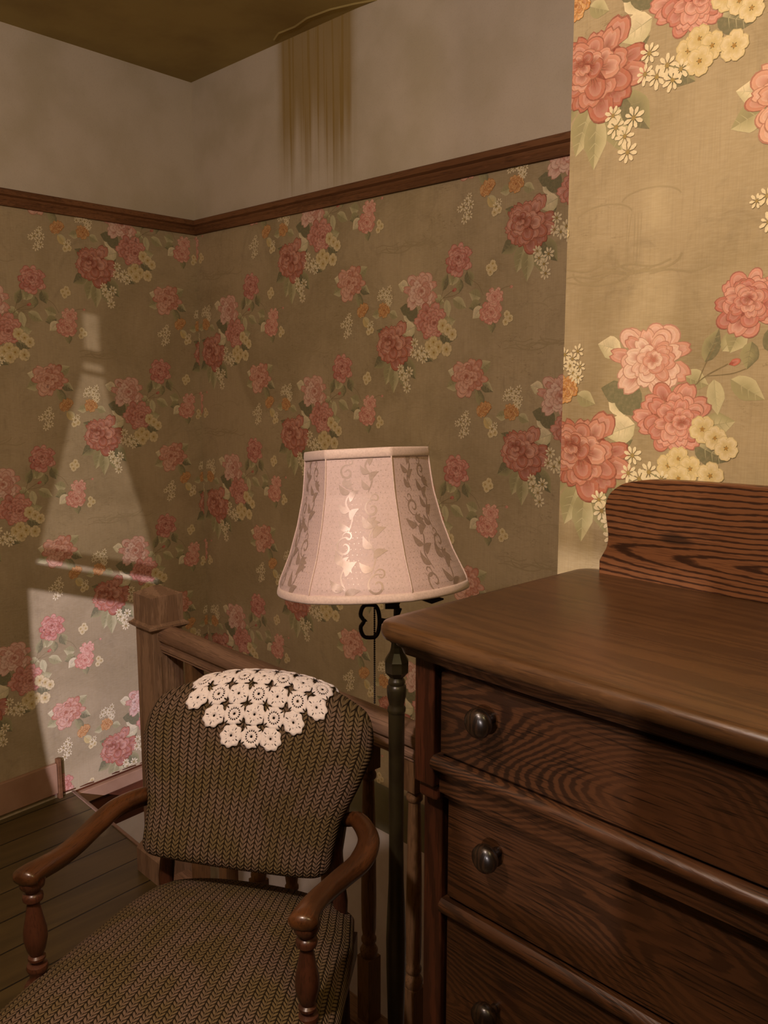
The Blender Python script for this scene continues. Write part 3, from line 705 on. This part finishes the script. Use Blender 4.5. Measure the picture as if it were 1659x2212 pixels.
def uvmesh(name, V, F, UV, mat, parent, weld=True):
    me = bpy.data.meshes.new(name); me.from_pydata([tuple(v) for v in V], [], F); me.update()
    uv = me.uv_layers.new(name='UVMap')
    for lp in me.loops: uv.data[lp.index].uv = UV[lp.vertex_index]
    if weld:
        bm = bmesh.new(); bm.from_mesh(me); bmesh.ops.remove_doubles(bm, verts=bm.verts[:], dist=1e-5); bmesh.ops.recalc_face_normals(bm, faces=bm.faces[:]); bm.to_mesh(me); bm.free()
    return link(name, me, parent, [mat], True)
uvmesh('back_pad', V, F, UV, M['knit'], ch)
# seat cushion: crowned, wider to the front
def seathw(y): return float(np.interp(y, [-.32, -.25, -.12, .1, .2, .25], [.275, .29, .275, .238, .21, .17]))
V = []; UV = []; NX, NY = 50, 50
for side in (1, -1):
    for j in range(NY+1):
        for i in range(NX+1):
            p = ease(i/NX)*2-1; q = ease(j/NY); yb = .245-.03*abs(p)**2.5; yf = -.325+.03*abs(p)**3
            y = yf+(yb-yf)*q; x = p*seathw(y)
            e = max(0, 1-abs(p)**4)**.5*max(0, 1-abs(2*q-1)**6)**.5
            V.append(Vector((x, y, .457+(.05*e+.012*(1-p*p)*(1-(2*q-1)**2) if side > 0 else -.045*e)))); UV.append((p*.27+.5, y+.5))
F = []; nn_ = (NX+1)*(NY+1)
for j in range(NY):
    for i in range(NX):
        a = j*(NX+1)+i; F.append((a, a+1, a+NX+2, a+NX+1)); F.append((nn_+a, nn_+a+NX+1, nn_+a+NX+2, nn_+a+1))
uvmesh('seat', V, F, UV, M['knit'], ch)
b = MB()
fr = [(-.262, -.28), (.262, -.28), (.205, .200), (-.205, .200)]
for i in range(4):
    a_, c_ = fr[i], fr[(i+1) % 4]; b.prism([(-.011, .385), (.011, .385), (.011, .432), (-.011, .432)], (a_[0], a_[1], 0), (c_[0], c_[1], 0))
b.build('seat_frame', M['chair'], ch)
pp_ = [(.019, 0), (.0225, .003), (.0225, .008), (.016, .012), (.015, .024), (.019, .030), (.0205, .034), (.019, .039), (.011, .042), (.011, .047), (.0165, .049), (.0165, .053), (.012, .056), (.0175, .066), (.0222, .084), (.0215, .100), (.016, .122), (.0125, .140), (.0115, .147), (.0185, .150), (.0195, .155), (.0185, .160), (.013, .163), (.0155, .167), (.0225, .173), (.0245, .182), (.0215, .190)]
pp = [(r_*.9, z) for r_, z in pp_]
for s in (-1, 1):
    x0 = .246*s-.020
    b = MB(); b.lathe([(r, z*1.09+.458) for r, z in pp], 24, (x0, -.118)); b.build('arm_post', M['chair'], ch, auto=50)
    b = MB(); b.lathe([(.012, 0), (.014, .10), (.019, .22), (.022, .30), (.016, .34), (.024, .36), (.024, .460)], 20, (x0, -.118)); b.build('front_leg', M['chair'], ch, auto=50)
    b = MB(); b.tube([(.19*s, .20, 0), (.19*s, .182, .30), (.185*s, .19, .50), (.175*s, .195, .60), (.185*s, .275, .78)], [(.014, .016)]*5, 12); b.build('rear_post', M['chair'], ch, True)
    P = spline([(.19*s, .215, .655), (.220*s, .195, .668), (.256*s, .14, .664), (.262*s-.004, .08, .655), (.252*s-.010, .02, .656), (.244*s-.016, -.04, .660), (.243*s-.019, -.09, .667), (.246*s-.021, -.125, .669), (.247*s-.021, -.143, .663)], 6)
    k = len(P); Rr = []
    for i in range(k):
        f = i/(k-1); wd = np.interp(f, [0, .15, .35, .6, .8, .92, .98, 1], [.013, .018, .022, .019, .021, .025, .018, .004]); hh = np.interp(f, [0, .3, .7, .92, .98, 1], [.013, .017, .015, .017, .011, .003])
        Rr.append((float(wd), float(hh)))
    b = MB(); b.tube(P, Rr, 20); b.tube([(p[0]*(1.0), p[1], p[2]-.015) for p in P[6:-3]], .0085, 10); b.build('arm', M['arm'], ch, True)
# ------------------------------------------------------------------ crochet doily over the chair back
def doily_surface():
    tab = {}
    def cross(a):
        key = round(a, 4)
        if key in tab: return tab[key]
        P = []
        for k in range(-60, 61):
            t = k/60; q = 1-min(.95, abs(t)**1.7*.9); side = 1 if t >= 0 else -1
            pw = max(-.985, min(.985, a/hwq(max(q, .2)))); P.append(padpt(pw, q, side))
        P = [Vector((a, p.y, p.z)) for p in P]
        S = [0]
        for i in range(1, len(P)): S.append(S[-1]+(P[i]-P[i-1]).length)
        c0 = S[60]; S = [s_-c0 for s_ in S]; tab[key] = (S, P); return tab[key]
    def f(a, bb, h=.004):
        S, P = cross(a); S = np.array(S)
        y = float(np.interp(bb, S, [p.y for p in P])); z = float(np.interp(bb, S, [p.z for p in P]))
        y2 = float(np.interp(bb+.006, S, [p.y for p in P])); z2 = float(np.interp(bb+.006, S, [p.z for p in P]))
        y1 = float(np.interp(bb-.006, S, [p.y for p in P])); z1 = float(np.interp(bb-.006, S, [p.z for p in P]))
        t = Vector((0, y2-y1, z2-z1)); t = t.normalized() if t.length > 1e-6 else Vector((0, 0, -1))
        nrm = Vector((0, t.z, -t.y))
        return Vector((a, y, z))+nrm*h
    return f
DF = doily_surface(); b = MB(); sp_ = .0420; a00 = -.004
RDm = random.Random(5)
rows = [(.145, 1), (.1038, 2), (.0626, 3), (.0214, 3), (-.0198, 3), (-.061, 3), (-.102, 2)]
for ri, (bb, hf) in enumerate(rows):
    for k in range(-hf, hf+1):
        ca = a00+k*sp_+RDm.uniform(-.001, .001); cb = bb+RDm.uniform(-.001, .001); typ = (k+ri) % 2; rot = RDm.uniform(-.2, .2); NA = 48
        if typ == 1: rings = [.0026, .0100, .0122, .0178, None]
        else: rings = [.0028, .0095, .0128, .0172, None]
        ring_scale = 1.08 if (k in (-hf, hf) or ri in (0,)) and typ == 1 or ri == 0 else 1.0
        V = []
        for r_i, r in enumerate(rings):
            for m in range(NA):
                th = 2*PI*m/NA+rot
                if r is None: rr = .0222+.0018*math.cos(8*(th-rot))
                else: rr = r
                a_ = ca+rr*math.cos(th); b_ = cb+rr*math.sin(th)
                V.append(DF(a_, b_, .0050+(.0012 if r_i in (1, 3) else 0)))
        F = []
        for r_i in range(4):
            for m in range(NA):
                c_ = m % 6
                if typ == 1:
                    if r_i == 1 and c_ == 0: continue
                    if r_i == 2 and m % 12 == 3: continue
                else:
                    if r_i == 1 and c_ in (0, 1, 3, 4): continue
                    if r_i == 3 and m % 12 == 5: continue
                F.append((r_i*NA+m, r_i*NA+(m+1) % NA, (r_i+1)*NA+(m+1) % NA, (r_i+1)*NA+m))
        b.add(V, F)
dob = b.build('doily', M['doily'], None, True)
dob.matrix_world = Matrix.Translation(CO) @ Matrix.Rotation(CA, 4, 'Z')
md = dob.modifiers.new('thick', 'SOLIDIFY'); md.thickness = .0022; md.offset = 0
tag(dob, 'white crochet doily of round rosettes draped over the top of the chair back', 'doily')
# ------------------------------------------------------------------ floor lamp
LP = W(.024, 1.62, 0); LS = W(-.027, 1.62, 0)
la = empty('floor_lamp', LP, YAW, 'tall dark bronze floor lamp with a cream brocade bell shade beside the dresser', 'lamp')
# local x = right in the photo, local y = away from the camera
b = MB(); b.lathe([(.095, 0), (.095, .008), (.085, .016), (.05, .028), (.028, .05), (.02, .07)], 40); b.build('base', M['metal'], la, auto=40)
b = MB(); b.lathe([(.0150, .06), (.0150, .12), (.0172, .24), (.0195, .33), (.0200, .39), (.0180, .45), (.0150, .52), (.0142, .60), (.0148, .72), (.0158, .868)], 28); b.build('pole', M['metal'], la, auto=40)
b = MB(); b.lathe([(.0160, .865), (.0175, .868), (.0178, .874), (.0145, .879), (.0150, .884), (.0178, .897), (.0188, .909), (.0185, .917), (.0150, .921), (.0165, .925), (.0155, .930), (.0118, .934), (.0118, .938)], 32); b.build('turned_collar', M['metal'], la, auto=45)
b = MB(); b.lathe([(.0125, .935), (.0165, .939), (.0235, .947), (.0240, .968), (.0200, .975), (.0140, .985), (.0115, .995), (.0110, 1.004), (.0150, 1.008), (.0150, 1.012), (.0100, 1.018), (.0070, 1.040), (.0060, 1.075)], 8); b.build('faceted_finial', M['metal'], la)
b = MB()
b.tube([(0, 0, 1.055), (.002, 0, 1.078), (-.02, -.0, 1.086), (-.051, 0, 1.088)], .0055, 10)
b.box(-.022, .004, -.006, .006, 1.070, 1.079)
b.tube([(.012, 0, 1.090), (.045, 0, 1.090), (.066, 0, 1.087), (.088, 0, 1.088)], [.003, .004, .0085, .0015], 6); b.tube([(.004, 0, 1.058), (.006, 0, 1.070)], [.002, .004], 8)
b.build('swing_arm', M['iron'], la)
# key-shaped turn handle: bow of two lobes on a shank
b = MB(); cxk, czk = -.051, 1.045
lob = []
for i in range(40):
    t = 2*PI*i/40; z = .0285*math.cos(t); rr = .0145*(abs(math.sin(t)))
    wv = .0165*(abs(math.sin(t))**.55)*(1 if math.sin(t) > 0 else -1)*(1-.42*math.exp(-(z/.0065)**2)*(1 if math.sin(t) < 0 else .0))
    lob.append((cxk+wv*1.12, 0, czk+z*1.12))
b.tube(lob, .0040, 10, up=(0, 1, 0), closed=True)
b.tube([(cxk+.016, 0, czk), (cxk+.024, 0, czk+.001), (cxk+.030, 0, czk+.002), (0, 0, czk+.008)], [.0085, .005, .003, .003], 10)
b.tube([(cxk-.010, 0, czk+.003), (cxk-.007, 0, czk), (cxk-.010, 0, czk-.003)], .003, 8)
b.build('turn_key', M['iron'], la, True)
b = MB(); zc_ = 1.09
while zc_ > .884: b.lathe([(.0002, -.0022), (.0016, -.0014), (.0022, 0), (.0016, .0014), (.0002, .0022)], 8, (cxk+.009, 0), z0=zc_); zc_ -= .0042
b.build('pull_chain', M['iron'], la, True)
# shade
HB, HT = 1.110, 1.366
prT = [0, .05, .19, .30, .52, .73, .92, 1.0]; prR = [.1135, .1140, .1175, .121, .1345, .152, .1740, .1775]
SEAM = [math.radians(-90+23.3+60*k) for k in range(6)]     # azimuth in the lamp's own axes (x right, y away)
def shr(az, t, extra=0):
    R0 = float(np.interp(t, prT, prR)); hexf = .75-.45*t
    d = (az-SEAM[0]) % (PI/3)-PI/6; k = math.cos(PI/6)/math.cos(d)
    return R0*(1-hexf+hexf*k)+extra
cs = Vector((-.051, 0, 0)); TILT = Matrix.Rotation(math.radians(-6.0), 4, 'X') @ Matrix.Rotation(math.radians(-2.6), 4, 'Y')
def shp(az, t, ex=0, dz=0):
    r = shr(az, t, ex); v = Vector((r*math.cos(az), r*math.sin(az), (HT-(HT-HB)*t)+dz-1.22))
    return (TILT @ v)+Vector((0, 0, 1.22))+cs
NA, NT_ = 180, 40
b = MB(); V = [shp(2*PI*k/NA+SEAM[0], j/NT_) for j in range(NT_+1) for k in range(NA)]
b.add(V, [(j*NA+k, j*NA+(k+1) % NA, (j+1)*NA+(k+1) % NA, (j+1)*NA+k) for j in range(NT_) for k in range(NA)])
sh = b.build('lamp_shade', M['shade'], la, True, auto=25); sh.data.set_sharp_from_angle(angle=math.radians(25))
md = sh.modifiers.new('thick', 'SOLIDIFY'); md.thickness = .0012; md.offset = -1
for nm, t0, t1 in (('top_binding', -.012, .055), ('bottom_binding', .955, 1.012)):
    b = MB(); V = []
    q = [(t0, .0003), (t0, .0022), (t0+.012, .0032), ((t0+t1)/2, .0036), (t1-.012, .0032), (t1, .0018), (t1, .0003), (t1, -.002), (t0, -.002)]
    for t, e in q:
        for k in range(NA): V.append(shp(2*PI*k/NA+SEAM[0], t, e))
    b.add(V, [(j*NA+k, j*NA+(k+1) % NA, ((j+1) % len(q))*NA+(k+1) % NA, ((j+1) % len(q))*NA+k) for j in range(len(q)) for k in range(NA)])
    b.build(nm, M['band_trim'], sh, True)
for a in SEAM:
    b = MB(); b.tube([shp(a, t, .0012) for t in np.linspace(.03, .97, 24)], .0013, 8); b.build('seam_cord', M['band_trim'], sh, True)
# woven scrolls, leaves and dots
b = MB(); arcw = lambda t: float(np.interp(t, prT, prR))
def sput(az0, t0, pts_, lay=0):      # planar (metres) -> shade surface about (az0,t0)
    H = HT-HB; out = []
    for x, y in pts_:
        t = min(.955, max(.055, t0-y/H)); out.append(shp(az0+x/arcw(t), t, .00035+lay*.00012))
    return out
def inpanel(az0, x, t): 
    return abs(x)/arcw(t) < PI/6-.03
def ribbon(az0, t0, P, wd):
    Q = spline(P, 5); n = len(Q); L, Rr = [], []
    for i in range(n):
        d = Q[min(i+1, n-1)]-Q[max(i-1, 0)]; nn = np.array([-d[1], d[0]])/(np.hypot(*d)+1e-9); w_ = wd*(.25+.75*math.sin(PI*min(1, (i+.5)/n))**.8)/2
        L.append(tuple(Q[i]+nn*w_)); Rr.append(tuple(Q[i]-nn*w_))
    V = sput(az0, t0, L+Rr); b.add(V, [(i, i+1, n+i+1, n+i) for i in range(n-1)])
def sleaf(az0, t0, x, y, ang, Ln, Wd):
    ca, sa = math.cos(ang), math.sin(ang); rim = []
    ts = [i/8 for i in range(9)]
    up_ = [(Ln*t, Wd*math.sin(PI*t**.75)+.12*Ln*math.sin(PI*t)) for t in ts]; dn = [(Ln*t, -Wd*.5*math.sin(PI*t**.75)+.12*Ln*math.sin(PI*t)) for t in ts]
    f = lambda p: (x+p[0]*ca-p[1]*sa, y+p[0]*sa+p[1]*ca)
    V = sput(az0, t0, [f(p) for p in up_]+[f(p) for p in dn], 1); b.add(V, [(i, i+1, 10+i, 9+i) for i in range(8)])
def curl(az0, t0, x, y, r, dirn, turns=1.3, wd=.003):
    P = []
    for i in range(14):
        f = i/13; a = dirn+turns*2*PI*f; rr = r*(1-.82*f); P.append((x+rr*math.cos(a), y+rr*math.sin(a)))
    ribbon(az0, t0, P, wd)
RS = random.Random(21)
for pk in range(6):
    ac = SEAM[pk]+PI/6; mirx = 1 if pk % 2 else -1
    for j in range(4):
        t0 = .15+.25*j; sc = 1.05+.14*j
        wmax = arcw(min(t0, 1))*PI/6*.80
        x0 = (-.4 if j % 2 else .35)*wmax*mirx
        ribbon(ac, t0, [(x0, -.034*sc), (x0+.008*mirx, -.012*sc), (x0-.004*mirx, .010*sc), (x0+.010*mirx, .030*sc)], .0036)
        for q in range(5):
            yy = (-.028+.013*q)*sc; sg = 1 if q % 2 else -1
            sleaf(ac, t0, x0+.004*mirx, yy, (.75 if sg > 0 else PI-.75)+RS.uniform(-.3, .3), .022*sc, .0066*sc)
        x1 = (.45 if j % 2 else -.45)*wmax*mirx
        curl(ac, t0+.03, x1, .008, .0135*sc, 1.2*mirx+RS.uniform(-.4, .4), 1.25*mirx, .0040)
        curl(ac, t0-.07, x1+.006*mirx, 0, .008*sc, 3.5+RS.uniform(-.4, .4), -1.1*mirx, .0026)
        for q in range(4): sleaf(ac, t0, x1-.004*mirx, -.024*sc, -.4+q*.62+RS.uniform(-.1, .1), .016*sc, .0045*sc)
    for r_ in range(24):
        t0 = .07+r_*.037; wm = arcw(t0)*PI/6*.92; nx_ = int(wm*2/.0085)
        for i in range(nx_):
            x = -wm+.0085*(i+.5+(.5 if r_ % 2 else 0))
            if abs(x) > wm: continue
            s_ = .0010; b.add(sput(ac, t0, [(x-s_, 0), (x, -s_), (x+s_, 0), (x, s_)]), [(0, 1, 2, 3)])
b.build('woven_scrolls', M['brocade'], sh, True)
b = MB(); b.lathe([(.006, 0), (.008, .004), (.008, .009), (.005, .012), (.002, .014)], 16, (-.051, 0), z0=1.350); b.lathe([(.003, 1.09), (.003, 1.352)], 8, (-.051, 0))
for k in range(3):
    a = k*2*PI/3+.6; b.tube([Vector((-.051, 0, 1.347)), shp(a, .02, -.004)], .0014, 6)
b.build('shade_holder', M['iron'], la, auto=40)
